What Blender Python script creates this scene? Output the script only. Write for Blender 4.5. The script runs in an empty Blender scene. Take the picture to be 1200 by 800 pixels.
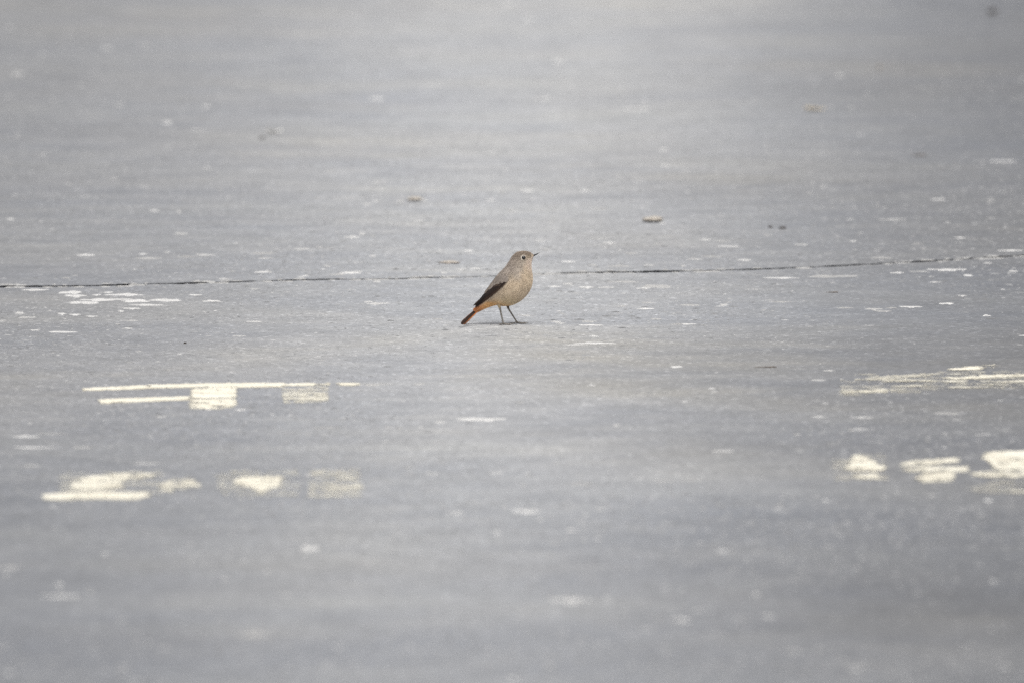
import bpy, bmesh, math, random, bisect
from mathutils import Vector, Matrix, noise
from mathutils.bvhtree import BVHTree

R = math.radians
rng = random.Random(7)
scene = bpy.context.scene
COL = scene.collection

# ------------------------------------------------------------------ camera
CAM_D, CAM_H = 20.0, 1.5                 # metres to the bird, lens height
PIX = 36.0 / 1200.0 / 500.0              # radians per photograph pixel
E_BIRD = math.atan2(CAM_H, CAM_D)
PITCH = E_BIRD + (400 - 380.2) * PIX     # the image centre lies below the bird's feet
SMM = math.hypot(CAM_H, CAM_D) * PIX     # metres per pixel at the bird

cam_data = bpy.data.cameras.new("camera")
cam = bpy.data.objects.new("camera", cam_data)
COL.objects.link(cam)
cam.location = (0, -CAM_D, CAM_H)
cam.rotation_euler = (math.pi / 2 - (E_BIRD + (400 - 380.2) * PIX), 0, 0)
PITCH = E_BIRD + (400 - 380.2) * PIX
cam_data.lens = 500
cam_data.sensor_width = 36
cam_data.clip_start = 0.5
cam_data.clip_end = 6000
cam_data.dof.use_dof = True
cam_data.dof.focus_distance = math.hypot(CAM_H, CAM_D)
cam_data.dof.aperture_fstop = 8.0
cam_data.dof.aperture_blades = 9
scene.camera = cam

# ------------------------------------------------------------------ light
SUN_EL, SUN_AZ = R(66), R(203)           # veiled sun high behind the lens, to its right
world = bpy.data.worlds.new("World")
scene.world = world
world.use_nodes = True
nt = world.node_tree
nt.nodes.clear()
sky = nt.nodes.new("ShaderNodeTexSky")
sky.sky_type = 'NISHITA'
sky.sun_disc = False
sky.sun_elevation = SUN_EL
sky.sun_rotation = -SUN_AZ
sky.air_density = 1.0
sky.dust_density = 4.0
sky.ozone_density = 1.0
hsv = nt.nodes.new("ShaderNodeHueSaturation")     # cloud cover takes most of the blue out
hsv.inputs['Saturation'].default_value = 0.18
bg = nt.nodes.new("ShaderNodeBackground")
bg.inputs['Strength'].default_value = 0.12
wo = nt.nodes.new("ShaderNodeOutputWorld")
nt.links.new(sky.outputs[0], hsv.inputs['Color'])
nt.links.new(hsv.outputs[0], bg.inputs[0])
nt.links.new(bg.outputs[0], wo.inputs[0])

sun_data = bpy.data.lights.new("sun", 'SUN')
sun_data.energy = 1.0
sun_data.angle = R(50)
sun_data.color = (1.0, 0.97, 0.93)
sun = bpy.data.objects.new("sun", sun_data)
COL.objects.link(sun)
_d = Vector((-math.sin(SUN_AZ) * math.cos(SUN_EL), math.cos(SUN_AZ) * math.cos(SUN_EL), math.sin(SUN_EL)))
sun.rotation_euler = _d.to_track_quat('Z', 'Y').to_euler()

vs = scene.view_settings
vs.view_transform = 'Standard'
vs.look = 'None'
vs.gamma = 1
vs.use_curve_mapping = False
vs.exposure = 0.66
scene.cycles.use_denoising = False
scene.cycles.use_adaptive_sampling = False
scene.cycles.denoiser = 'OPENIMAGEDENOISE'

# ------------------------------------------------------------------ helpers
def at(px, py):
    """ground point (x, y) seen at pixel (px, py) of the 1200x800 photograph"""
    t = math.tan
    u = (px - 600) * PIX
    v = (400 - py) * PIX
    cp, sp = math.cos(PITCH), math.sin(PITCH)
    d = Vector((u, cp + v * sp, -sp + v * cp))
    k = -CAM_H / d.z
    return (d.x * k, -CAM_D + d.y * k)

def link(name, me, mat=None, parent=None, kind=None):
    o = bpy.data.objects.new(name, me)
    COL.objects.link(o)
    if mat is not None and not me.materials:
        me.materials.append(mat)
    if parent is not None:
        o.parent = parent
    if kind:
        o["kind"] = kind
    return o

def empty(name, label, cat, loc=(0, 0, 0), group=None):
    o = bpy.data.objects.new(name, None)
    COL.objects.link(o)
    o.location = loc
    o.empty_display_size = 0.02
    o["label"] = label
    o["category"] = cat
    if group:
        o["group"] = group
    return o

def tag(o, label, cat, group=None):
    o["label"] = label
    o["category"] = cat
    if group:
        o["group"] = group
    return o

def pydata(name, verts, faces, cols=None, smooth=False):
    me = bpy.data.meshes.new(name)
    me.from_pydata(verts, [], faces)
    if cols is not None:
        a = me.color_attributes.new("tint", 'FLOAT_COLOR', 'POINT')
        flat = []
        for c in cols:
            flat += [c[0], c[1], c[2], 1.0]
        a.data.foreach_set("color", flat)
    if smooth:
        me.polygons.foreach_set("use_smooth", [True] * len(me.polygons))
    me.update()
    return me

class Nodes:
    def __init__(self, name):
        self.m = bpy.data.materials.new(name)
        self.m.use_nodes = True
        self.t = self.m.node_tree
        self.b = self.t.nodes["Principled BSDF"]
    def n(self, typ, **kw):
        x = self.t.nodes.new(typ)
        for k, v in kw.items():
            setattr(x, k, v)
        return x
    def l(self, a, b):
        self.t.links.new(a, b)
    def noise(self, vec, scale, detail=3, rough=0.55, dist=0.0):
        x = self.n("ShaderNodeTexNoise")
        x.inputs['Scale'].default_value = scale
        x.inputs['Detail'].default_value = detail
        x.inputs['Roughness'].default_value = rough
        x.inputs['Distortion'].default_value = dist
        self.l(vec, x.inputs['Vector'])
        return x.outputs['Fac']
    def ramp(self, fac, stops):
        x = self.n("ShaderNodeValToRGB")
        e = x.color_ramp.elements
        while len(e) > 1:
            e.remove(e[-1])
        e[0].position = stops[0][0]
        e[0].color = (*stops[0][1], 1)
        for p, c in stops[1:]:
            k = e.new(p)
            k.color = (*c, 1)
        self.l(fac, x.inputs['Fac'])
        return x.outputs['Color']
    def mix(self, mode, fac, a, b):
        x = self.n("ShaderNodeMix", data_type='RGBA', blend_type=mode)
        for s, v in ((x.inputs[0], fac), (x.inputs[6], a), (x.inputs[7], b)):
            if isinstance(v, (int, float)):
                s.default_value = v
            elif isinstance(v, tuple):
                s.default_value = (*v, 1)
            else:
                self.l(v, s)
        return x.outputs[2]
    def math(self, op, a, b=0.0, c=0.0):
        x = self.n("ShaderNodeMath", operation=op)
        for s, v in zip(x.inputs, (a, b, c)):
            if isinstance(v, (int, float)):
                s.default_value = v
            else:
                self.l(v, s)
        return x.outputs[0]
    def bump(self, h, strength, dist):
        x = self.n("ShaderNodeBump")
        x.inputs['Strength'].default_value = strength
        x.inputs['Distance'].default_value = dist
        self.l(h, x.inputs['Height'])
        self.l(x.outputs[0], self.b.inputs['Normal'])

def g3(v):
    return (v, v, v)

# ------------------------------------------------------------------ materials
def asphalt_material():
    k = Nodes("worn_asphalt")
    tc = k.n("ShaderNodeTexCoord").outputs['Object']
    sep = k.n("ShaderNodeSeparateXYZ")
    k.l(tc, sep.inputs[0])
    # asphalt tone: darker tarmac at right, and vignette-like light falloff painted into the colour
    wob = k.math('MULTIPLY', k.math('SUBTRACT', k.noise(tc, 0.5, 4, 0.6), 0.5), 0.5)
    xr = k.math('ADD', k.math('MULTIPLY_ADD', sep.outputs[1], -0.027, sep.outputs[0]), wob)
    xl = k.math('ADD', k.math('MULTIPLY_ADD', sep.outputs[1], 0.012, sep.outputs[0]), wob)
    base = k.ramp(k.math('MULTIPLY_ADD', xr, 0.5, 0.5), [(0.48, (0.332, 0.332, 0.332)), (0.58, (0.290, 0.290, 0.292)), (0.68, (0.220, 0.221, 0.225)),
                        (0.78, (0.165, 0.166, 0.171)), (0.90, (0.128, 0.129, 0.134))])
    left = k.ramp(k.math('MULTIPLY_ADD', xl, 0.5, 0.5), [(0.10, (0.58, 0.58, 0.59)), (0.26, (0.70, 0.70, 0.71)), (0.38, (0.88, 0.88, 0.885)), (0.48, (1, 1, 1))])  # light falloff on the left side, painted into the colour
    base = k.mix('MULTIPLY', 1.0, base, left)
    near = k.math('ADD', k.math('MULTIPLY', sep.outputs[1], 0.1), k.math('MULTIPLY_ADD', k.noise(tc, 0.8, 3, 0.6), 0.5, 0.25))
    base = k.mix('MULTIPLY', 1.0, base, k.ramp(near, [(0.0, (0.76, 0.77, 0.79)), (0.33, (1, 1, 1))]))  # falloff towards the lens, also painted into the asphalt colour
    big = k.noise(tc, 1.6, 6, 0.62)
    base = k.mix('MULTIPLY', 1.0, base, k.ramp(big, [(0.28, (0.89, 0.905, 0.94)), (0.5, (1, 1, 1)), (0.72, (1.09, 1.075, 1.03))]))
    dust = k.noise(tc, 0.45, 5, 0.7)                     # sandy dust lying in patches
    base = k.mix('MULTIPLY', 1.0, base, k.ramp(dust, [(0.42, (0.985, 1.0, 1.02)), (0.56, (1, 1, 1)), (0.70, (1.07, 1.03, 0.94))]))
    mp = k.n("ShaderNodeMapping")                        # drag streaks running across the road
    mp.inputs['Scale'].default_value = (0.7, 3.2, 1)
    mp.inputs['Rotation'].default_value = (0, 0, 0.05)
    k.l(tc, mp.inputs['Vector'])
    stk = k.noise(mp.outputs[0], 2.0, 5, 0.65)
    base = k.mix('MULTIPLY', 1.0, base, k.ramp(stk, [(0.30, (0.93, 0.933, 0.94)), (0.5, (1, 1, 1)), (0.70, (1.06, 1.055, 1.04))]))
    med = k.noise(tc, 9.0, 4, 0.65)
    base = k.mix('MULTIPLY', 1.0, base, k.ramp(med, [(0.3, g3(0.88)), (0.5, g3(1.0)), (0.7, (1.15, 1.14, 1.12))]))
    vor = k.n("ShaderNodeTexVoronoi", feature='F1')
    vor.inputs['Scale'].default_value = 190
    k.l(tc, vor.inputs['Vector'])
    bw = k.n("ShaderNodeSeparateColor")
    k.l(vor.outputs['Color'], bw.inputs[0])
    base = k.mix('MULTIPLY', 1.0, base, k.ramp(bw.outputs[0], [(0.0, g3(0.84)), (0.35, g3(0.95)), (0.7, g3(1.03)), (0.93, g3(1.10)), (0.965, g3(1.5)), (1.0, g3(1.7))]))
    fine = k.noise(tc, 420, 2, 0.6)
    base = k.mix('MULTIPLY', 1.0, base, k.ramp(fine, [(0.3, g3(0.94)), (0.5, g3(1.0)), (0.7, g3(1.06))]))
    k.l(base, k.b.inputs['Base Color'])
    r = k.math('MULTIPLY_ADD', med, 0.22, 0.58)
    k.l(r, k.b.inputs['Roughness'])
    k.b.inputs['Specular IOR Level'].default_value = 0.35
    h = k.math('ADD', k.math('MULTIPLY', vor.outputs['Distance'], -0.7), k.math('MULTIPLY', fine, 0.5))
    k.bump(h, 0.12, 0.002)
    return k.m

def flat_material(name, col, rough=0.8, var=0.2, scale=300, bump=0.2, dist=0.001, island=None, spec=0.3, col2=None, each=0.0):
    k = Nodes(name)
    tc = k.n("ShaderNodeTexCoord").outputs['Object']
    f = k.noise(tc, scale, 3, 0.6)
    c2 = col2 or tuple(min(1, c * (1 + var)) for c in col)
    c = k.ramp(f, [(0.3, tuple(x * (1 - var) for x in col)), (0.5, col), (0.7, c2)])
    if island:
        ri = k.n("ShaderNodeNewGeometry").outputs['Random Per Island']
        c = k.mix('MULTIPLY', 1.0, c, k.ramp(ri, island))
    if each:                                            # every piece a little different
        oi = k.n("ShaderNodeObjectInfo").outputs['Random']
        c = k.mix('MULTIPLY', 1.0, c, k.ramp(oi, [(0.0, g3(1 - each)), (1.0, g3(1 + each * 0.2))]))
    k.l(c, k.b.inputs['Base Color'])
    k.b.inputs['Roughness'].default_value = rough
    k.b.inputs['Specular IOR Level'].default_value = spec
    if bump:
        k.bump(f, bump, dist)
    return k.m

def tint_material(name, rough=0.75, scale=(900, 900, 260), amount=0.16, bump=0.35, spec=0.2, sheen=0.0):
    k = Nodes(name)
    a = k.n("ShaderNodeVertexColor", layer_name="tint").outputs['Color']
    tc = k.n("ShaderNodeTexCoord").outputs['Object']
    mp = k.n("ShaderNodeMapping")
    mp.inputs['Scale'].default_value = scale
    k.l(tc, mp.inputs['Vector'])
    f = k.noise(mp.outputs[0], 1.0, 4, 0.65)
    c = k.mix('MULTIPLY', 1.0, a, k.ramp(f, [(0.3, g3(1 - amount)), (0.5, g3(1.0)), (0.7, g3(1 + amount))]))
    k.l(c, k.b.inputs['Base Color'])
    k.b.inputs['Roughness'].default_value = rough
    k.b.inputs['Specular IOR Level'].default_value = spec
    if sheen:
        k.b.inputs['Sheen Weight'].default_value = sheen
        k.b.inputs['Sheen Roughness'].default_value = 0.6
    if bump:
        k.bump(f, bump, 0.0008)
    return k.m

M_ASPHALT = asphalt_material()
M_TAR = flat_material("bitumen_sealant", (0.018, 0.018, 0.02), 0.6, 0.4, 120, 0.4)
def paint_material():
    """cream road paint; where the film is thin the tarmac's stones show through it grain by grain"""
    k = Nodes("worn_cream_paint")
    cov = k.n("ShaderNodeVertexColor", layer_name="tint").outputs['Color']
    sc = k.n("ShaderNodeSeparateColor")
    k.l(cov, sc.inputs[0])
    tc = k.n("ShaderNodeTexCoord").outputs['Object']
    f = k.noise(tc, 150, 3, 0.7)
    d = k.noise(tc, 14, 5, 0.65)
    fac = k.math('ADD', sc.outputs[0], k.math('MULTIPLY', k.math('SUBTRACT', f, 0.5), 1.6))
    fac = k.math('ADD', fac, k.math('MULTIPLY', k.math('SUBTRACT', d, 0.5), 1.3))
    mp = k.n("ShaderNodeMapping")                        # brushed and scraped along the road's width
    mp.inputs['Scale'].default_value = (7, 34, 1)
    mp.inputs['Rotation'].default_value = (0, 0, 0.06)
    k.l(tc, mp.inputs['Vector'])
    st = k.noise(mp.outputs[0], 1.0, 4, 0.6)
    fac = k.math('ADD', fac, k.math('MULTIPLY', k.math('SUBTRACT', st, 0.5), 3.4))
    fac = k.math('SMOOTH_MIN', k.math('SMOOTH_MAX', fac, 0.0, 0.1), 1.0, 0.1)
    cream = k.ramp(d, [(0.25, (0.56, 0.50, 0.39)), (0.45, (0.70, 0.655, 0.535)), (0.7, (0.76, 0.725, 0.62))])
    k.l(cream, k.b.inputs['Base Color'])
    k.l(fac, k.b.inputs['Alpha'])
    k.b.inputs['Roughness'].default_value = 0.78
    k.b.inputs['Specular IOR Level'].default_value = 0.3
    k.bump(f, 0.3, 0.001)
    return k.m
M_PAINT = paint_material()
M_FLECK = flat_material("pale_aggregate", (0.56, 0.55, 0.53), 0.8, 0.12, 160, 0.3, each=0.45)
M_SCUFF = flat_material("pale_scuff", (0.58, 0.57, 0.55), 0.8, 0.12, 160, 0.3, each=0.1)
M_GRIT = flat_material("aggregate_grit", (0.30, 0.30, 0.30), 0.8, 0.15, 500, 0.0, island=[(0.0, g3(0.45)), (0.35, g3(0.72)), (0.75, g3(0.95)), (0.95, (1.15, 1.13, 1.1)), (0.975, (1.5, 1.48, 1.44)), (1.0, (1.8, 1.76, 1.7))])
def stone_material():
    """pale stone with the shade at its foot painted into the colour"""
    k = Nodes("pale_stone")
    co = k.n("ShaderNodeTexCoord")
    f = k.noise(co.outputs['Object'], 160, 4, 0.65)
    sep = k.n("ShaderNodeSeparateXYZ")
    k.l(co.outputs['Generated'], sep.inputs[0])
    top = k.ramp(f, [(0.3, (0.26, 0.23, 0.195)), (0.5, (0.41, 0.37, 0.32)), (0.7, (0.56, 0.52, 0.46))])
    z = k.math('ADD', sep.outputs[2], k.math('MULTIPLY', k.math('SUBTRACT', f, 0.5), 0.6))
    k.l(k.mix('MIX', k.ramp(z, [(0.30, g3(0)), (0.48, g3(1))]), (0.10, 0.085, 0.07), top), k.b.inputs['Base Color'])  # dark lower part is painted underside shade
    k.b.inputs['Roughness'].default_value = 0.85
    k.bump(f, 0.6, 0.003)
    return k.m
M_STONE = stone_material()
M_DARK = flat_material("dark_litter", (0.055, 0.045, 0.038), 0.85, 0.4, 200, 0.4)
M_LEAF = flat_material("dry_tan_leaf", (0.72, 0.61, 0.44), 0.7, 0.25, 120, 0.4)
M_TWIG = flat_material("twig_bark", (0.15, 0.125, 0.105), 0.8, 0.4, 200, 0.4)
M_PLUMAGE = tint_material("plumage", 0.8, amount=0.08, bump=0.0, sheen=0.1)
M_FEATHER = tint_material("flight_feather_vane", 0.6, (500, 500, 500), 0.2, 0.3)
M_LEG = flat_material("leg_scales", (0.185, 0.168, 0.148), 0.55, 0.3, 900, 0.4)
M_BEAK = flat_material("beak_horn", (0.02, 0.019, 0.019), 0.35, 0.3, 600, 0.2, spec=0.5)
M_EYE = flat_material("eye_dark", (0.006, 0.004, 0.004), 0.06, 0.1, 100, 0.0, spec=0.6)
M_RING = flat_material("eye_ring_feathers", (0.60, 0.54, 0.455), 0.8, 0.15, 900, 0.3)

# ------------------------------------------------------------------ the road with its open joint
JOINT = [(-120, 339.2), (-40, 337.3), (0, 336.3), (15, 335.6), (50, 335.9), (100, 335.1), (150, 333.8), (200, 332.5), (240, 331.5), (280, 330.3),
         (310, 329.2), (350, 328.3), (400, 327.4), (450, 327.0), (470, 326.7), (500, 325.2), (530, 325.3), (560, 324.4), (600, 322.9), (625, 321.6),
         (650, 320.6), (700, 319.5), (760, 318.5), (800, 318.0), (860, 316.4), (900, 315.2), (950, 313.2), (1000, 310.7), (1050, 308.3),
         (1100, 305.5), (1150, 302.5), (1200, 299.5), (1320, 293.0)]
GAPW = [(-120, 30), (0, 30), (20, 26), (100, 28), (150, 32), (170, 14), (230, 26), (280, 20), (300, 12), (330, 18), (390, 20), (420, 12), (450, 16), (500, 18),
        (530, 10), (580, 9), (625, 12), (680, 20), (700, 24), (760, 27), (820, 24), (900, 22), (950, 17), (1000, 15), (1080, 18), (1200, 24), (1320, 24)]

def lerp_table(tab, x):
    for (x0, a), (x1, b) in zip(tab, tab[1:]):
        if x <= x1:
            t = max(0.0, (x - x0) / (x1 - x0))
            return a + (b - a) * t
    return tab[-1][1]

edge_n, edge_f = [], []
xs = list(range(-120, 1321, 3))
for px in xs:
    py = lerp_table(JOINT, px) + 0.45 * noise.noise(Vector((px * 0.03, 3.1, 0))) + 0.2 * noise.noise(Vector((px * 0.11, 6.1, 0)))
    x, y = at(px, py)
    g = lerp_table(GAPW, px) * 0.00150
    g *= 0.62 + 0.75 * abs(noise.noise(Vector((px * 0.018, 9.7, 0)))) + 0.42 * noise.noise(Vector((px * 0.055, 1.3, 0))) + 0.25 * noise.noise(Vector((px * 0.15, 4.3, 0)))
    for cx_, cw_ in ((168, 5), (246, 4), (304, 6), (352, 3), (410, 8), (433, 4), (728, 5), (805, 3), (868, 6), (962, 8), (1015, 6), (1062, 10), (1130, 5)):
        g *= 1 - 0.5 * math.exp(-((px - cx_) / cw_) ** 2)      # stretches choked with dust and chippings
    g = max(0.0105, g)
    edge_n.append((x, y - g * 0.5 + 0.004 * noise.noise(Vector((px * 0.4, 0, 5)))))
    edge_f.append((x, y + g * 0.5 + 0.004 * noise.noise(Vector((px * 0.4, 8, 5)))))
# the joint runs on far beyond the picture on both sides
slope_l = (edge_n[60][1] - edge_n[0][1]) / (edge_n[60][0] - edge_n[0][0])
slope_r = (edge_n[-1][1] - edge_n[-90][1]) / (edge_n[-1][0] - edge_n[-90][0])
for d in (5.0, 40.0, 400.0):
    edge_n.insert(0, (edge_n[0][0] - d, edge_n[0][1] - slope_l * d)); edge_f.insert(0, (edge_f[0][0] - d, edge_f[0][1] - slope_l * d))
    edge_n.append((edge_n[-1][0] + d, edge_n[-1][1] + slope_r * d)); edge_f.append((edge_f[-1][0] + d, edge_f[-1][1] + slope_r * d))
v, f = [], []
N = len(edge_n)
for (x, y), (x2, y2) in zip(edge_n, edge_f):
    v += [(x, min(-600.0, y - 300), 0), (x, y, 0), (x, y, -0.03), (x2, y2, -0.03), (x2, y2, 0), (x, max(3000.0, y2 + 1000), 0)]
for i in range(N - 1):
    a, b = i * 6, i * 6 + 6
    f += [(a, b, b + 1, a + 1), (a + 1, b + 1, b + 2, a + 2), (a + 3, b + 3, b + 4, a + 4), (a + 4, b + 4, b + 5, a + 5), (a + 2, b + 2, b + 3, a + 3)]
me = pydata("road", v, f)
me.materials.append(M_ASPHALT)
me.materials.append(M_TAR)
for i in range(N - 1):
    for j in (1, 2, 4):
        me.polygons[i * 5 + j].material_index = 1
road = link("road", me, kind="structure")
# worn bitumen strip lying in the joint
v, f = [], []
for (x, y), (x2, y2) in zip(edge_n, edge_f):
    w = 0.002 * noise.noise(Vector((x * 9, 0.4, 0)))
    v += [(x, y + 0.0005, -0.006 + w), (x2, (y + y2) / 2, -0.010 + w), (x2, y2 - 0.0005, -0.006 + w)]
for i in range(N - 1):
    a = i * 3
    f += [(a, a + 3, a + 4, a + 1), (a + 1, a + 4, a + 5, a + 2)]
link("joint_sealant", pydata("joint_sealant", v, f, smooth=True), M_TAR, road)

# ------------------------------------------------------------------ pale worn flecks that can be picked out, px centre, width, height
FLECKS = """213 274 17 3;101 299 17 3;175 303 26 3;167 298 10 2;196 296 8 2;218 301 18 3;240 299 20 3;310 297 26 3;310 303 16 2;353 292 26 2;375 290 8 2;383 312 8 2;
308 319 20 2;397 322 14 3;77 326 10 2;263 327 10 2;42 340 26 2;84 343 28 4;90 347 26 3;113 346 9 2;147 345.5 38 3;95 355 34 3;118 351.5 52 3;160 353 40 3;196 352.3 40 4;
170 357.5 30 2;127 343 10 2;227 346 12 2;247 353 20 3;154 362 16 3;142 365 6 3;30 372 22 3;73 368 10 3.5;88 369 11 3;107 371 12 2;22 367 9 4;2 376 8 3;40 387 15 2;71 389 34 3;
153 376 13 2;149 385 12 2.5;300 377 14 2;298 339 10 2;280 394 12 2;282 480 12 2;188 488 12 3;28 511 30 4;60 508 30 3;38 524 38 3;98 524 20 3;385 501 28 3;197 433 6 2;
855 289 30 2;832 301 18 3;872 305 18 3;828 281 12 2;813 304 18 2;1033 302 20 4;1183 294 26 2;972 324 64 5;918 326 40 2;1110 316.5 40 4;1078 318.5 20 2;1135 323 10 3;1053 320 14 2;
848 357.5 12 4;810 358 26 2;915 354 20 2;990 361 18 2;1022 362.5 16 4;1036 365 18 2;1067 360 20 3;1045 361 10 2;1110 356 18 3;1128 347 10 2;1156 370 8 3;805 380 16 2;960 445 16 2;973 434 12 2;
998 504 16 4;845 528 28 4;933 509 12 3;960 488 14 2;1013 489 20 3;1113 484 36 4;1107 508 6 4;1087 517 6 3;
362 642 24 6;313 670 12 5;298 743 34 8;70 685 11 6;105 693 11 4;13 665 26 3;7 673 14 4;172 543 32 3;35 545 18 3;123 649 12 3;77 698 36 2;63 593 12 3;
616 599 26 4;533 601 18 4;583 625 9 5;670 703 52 5;642 779 16 8;600 796 16 5;683 566 24 4;617 555 12 3;612 568 14 3;582 554 20 3;508 555 16 3;478 548 14 3;780 563 24 3;684 632 7 4;703 596 12 4;
797 726 18 7;573 761 12 4;967 586 14 4;914 592 7 4;812 562 20 3;823 595 10 3;887 696 12 6;857 666 10 5;1165 681 12 5;930 763 18 5;1003 783 22 4;1093 580 7 7;1158 586 16 4;803 726 12 6;977 722 6 3;
170 54 11 6;125 57 18 4;20 87 18 6;230 153 20 3;195 144 13 4;140 123 12 4;242 125 16 3;242 197 11 3;180 247 10 3;210 249 6 3;13 257 8 3;372 233 10 2;132 209 16 2;
515 4 22 7;597 5 16 7;618 22 14 8;655 73 18 4;637 116 25 4;443 116 22 4;442 214 20 3;778 176 18 3;779 194 14 3;600 247 12 3;618 224 18 3;687 224 12 3;703 245 24 2;490 259 12 2;592 199 6 2;748 128 46 3;
985 89 11 4;998 127 7 4;1031 79 3 5;1177 189 36 2;1150 189 10 2;1100 234 26 2;1160 235 12 2;1160 256 9 2;1045 257.5 34 2;948 227 6 2;963 219 6 3;885 115 8 3;
412 278 16 4;424 274 10 2.5;437 277 8 2.5;410 320 22 4;418 319 10 3;441 330.5 8 2;440 356 22 4;432 354 14 2;514 374 12 2;617 370 16 2.5;651 377 12 2;655 379 9 2;691 377 17 3;693 381 22 2;650 336 12 2;
666 333 12 3;688 337 17 4;710 337 16 2.5;731 330.5 32 3;767 336 32 4;756 338 14 2;800 312 8 2;700 316 9 2;666 307 14 2;695 311 10 2;728 312 22 3;760 311 12 2;758 355 10 2;757 362 16 2;729 359 10 2;695 394 11 2;
696 402 40 3;672 404 24 2;768 374 12 2;795 380 14 3;792 429.5 18 3;595 439 11 3;609 471 8 2;656 452 8 3;694 451 8 3;566 491 54 5;516 494 10 3;468 501 8 3;722 498 8 3;440 450 40 2;404 449.5 14 2;
415 450 16 3;437 451 14 2.5;490 450 10 2;520 320 10 2;548 294 12 2;515 293.5 3 2;540 316 14 2;558 315 10 2;632 283 12 2;702 280 20 2;713 285 14 2;780 277 14 2;770 286 12 2;740 297 14 2;640 293 10 2;
430 240 10 2;470 236 12 3;497 235 10 2.5;440 236 9 2;590 226 8 2;575 235 14 2;555 236 10 2;775 262 8 2;845 283 14 2;900 276 10 2;940 287 18 2;1000 283 10 2;1075 286 12 2;1125 279 12 2;1188 318 10 2;1095 331 12 2"""

def ragged(w, h, n, r, seed, amp=0.35):
    pts = []
    for i in range(n):
        a = 2 * math.pi * i / n
        k = 1 + amp * noise.noise(Vector((math.cos(a) * 1.3 + seed * 3.7, math.sin(a) * 1.3, seed))) + 0.34 * (r.random() - 0.5)
        c, s = math.cos(a), math.sin(a)
        e = 1.25
        pts.append((0.5 * w * k * math.copysign(abs(c) ** e, c), 0.5 * h * k * math.copysign(abs(s) ** e, s)))
    return pts

def thin_plate(pts, z0, z1, dome=0.0):
    n = len(pts)
    v = [(x, y, z0) for x, y in pts] + [(x * 0.86, y * 0.86, z1) for x, y in pts] + [(0, 0, z1 + dome)]
    f = []
    for i in range(n):
        j = (i + 1) % n
        f += [(i, j, n + j, n + i), (n + i, n + j, 2 * n)]
    return v, f

def px_size(py):
    x0, y0 = at(600, py - 0.5)
    x1, y1 = at(600, py + 0.5)
    xa, _ = at(601, py)
    xb, _ = at(600, py)
    return xa - xb, y0 - y1

SHAPES, BRIGHT = [], []
for i in range(14):
    r = random.Random(100 + i)
    v, f = thin_plate(ragged(1, 1, 22, r, i + 1, 1.1), -0.0002, 0.0006, 0.0002)
    SHAPES.append(pydata("pale_fleck", v, f))
    BRIGHT.append(SHAPES[-1].copy())
    BRIGHT[-1].materials.append(M_SCUFF)
    SHAPES[-1].materials.append(M_FLECK)
for i, t in enumerate(FLECKS.replace("\n", "").split(";")):
    px, py, w, h = map(float, t.split())
    sx, sy = px_size(py)
    x, y = at(px, py)
    scuffed = 60 < px < 260 and 338 < py < 372            # the dense cluster below the joint
    o = link("pale_fleck", (BRIGHT if scuffed else SHAPES)[i % 14], None, road)
    o.location = (x, y, 0)
    soft = 1.0 - 0.3 * min(1.0, max(0.0, 345 - py) / 260.0)      # the seen size includes the lens blur
    o.scale = (w * sx * (1.08 if w > 16 or py < 500 else 0.7) * soft, max(0.5, h * (0.85 if w >= 24 and (py > 590 or 335 < py < 365) else 0.55 if py < 500 else 0.36)) * sy * soft, 1)
    o.rotation_euler = (0, 0, rng.uniform(-0.04, 0.04) + 0.03 + (math.pi if rng.random() < 0.5 else 0))

# ------------------------------------------------------------------ uncounted grit: small stones set in the bitumen
EDGE_X = [p[0] for p in edge_n]
def grit(n, seed):
    r = random.Random(seed)
    v, f = [], []
    y0, y1 = at(600, 830)[1], at(600, -25)[1]
    c = 0
    while c < n:
        y = y0 + (y1 - y0) * r.random() 
        hw = (y + CAM_D) * PIX * 640
        x = r.uniform(-hw, hw)
        i_ = min(N - 1, bisect.bisect_left(EDGE_X, x))
        if edge_n[i_][1] - 0.012 < y < edge_f[i_][1] + 0.012:
            if r.random() > 0.12:                        # only a few stones lodge in the open joint
                continue
        dens = 0.55 + 1.1 * noise.noise(Vector((x * 2.2, y * 0.9, 0.3))) + 0.5 * noise.noise(Vector((x * 7, y * 3, 2.3)))
        if r.random() > dens:
            continue
        # log-normal sizes: many grains of 2-5 mm, few of 10-20 mm
        s = min(0.0075, 0.0014 * math.exp(abs(r.gauss(0, 0.55))))
        asp = r.uniform(0.7, 1.7)
        h = s * r.uniform(0.10, 0.22)
        a0 = r.random() * 6.28
        b = len(v)
        m = 5
        for i in range(m):
            a = a0 + 2 * math.pi * i / m
            q = r.uniform(0.75, 1.2)
            v.append((x + s * asp * q * math.cos(a), y + s * 1.5 * q * math.sin(a), -0.0002))
        v.append((x + r.uniform(-.3, .3) * s, y + r.uniform(-.3, .3) * s, h))
        for i in range(m):
            f.append((b + i, b + (i + 1) % m, b + m))
        c += 1
    return pydata("grit", v, f)
link("grit", grit(110000, 3), M_GRIT, road, "stuff")

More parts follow.
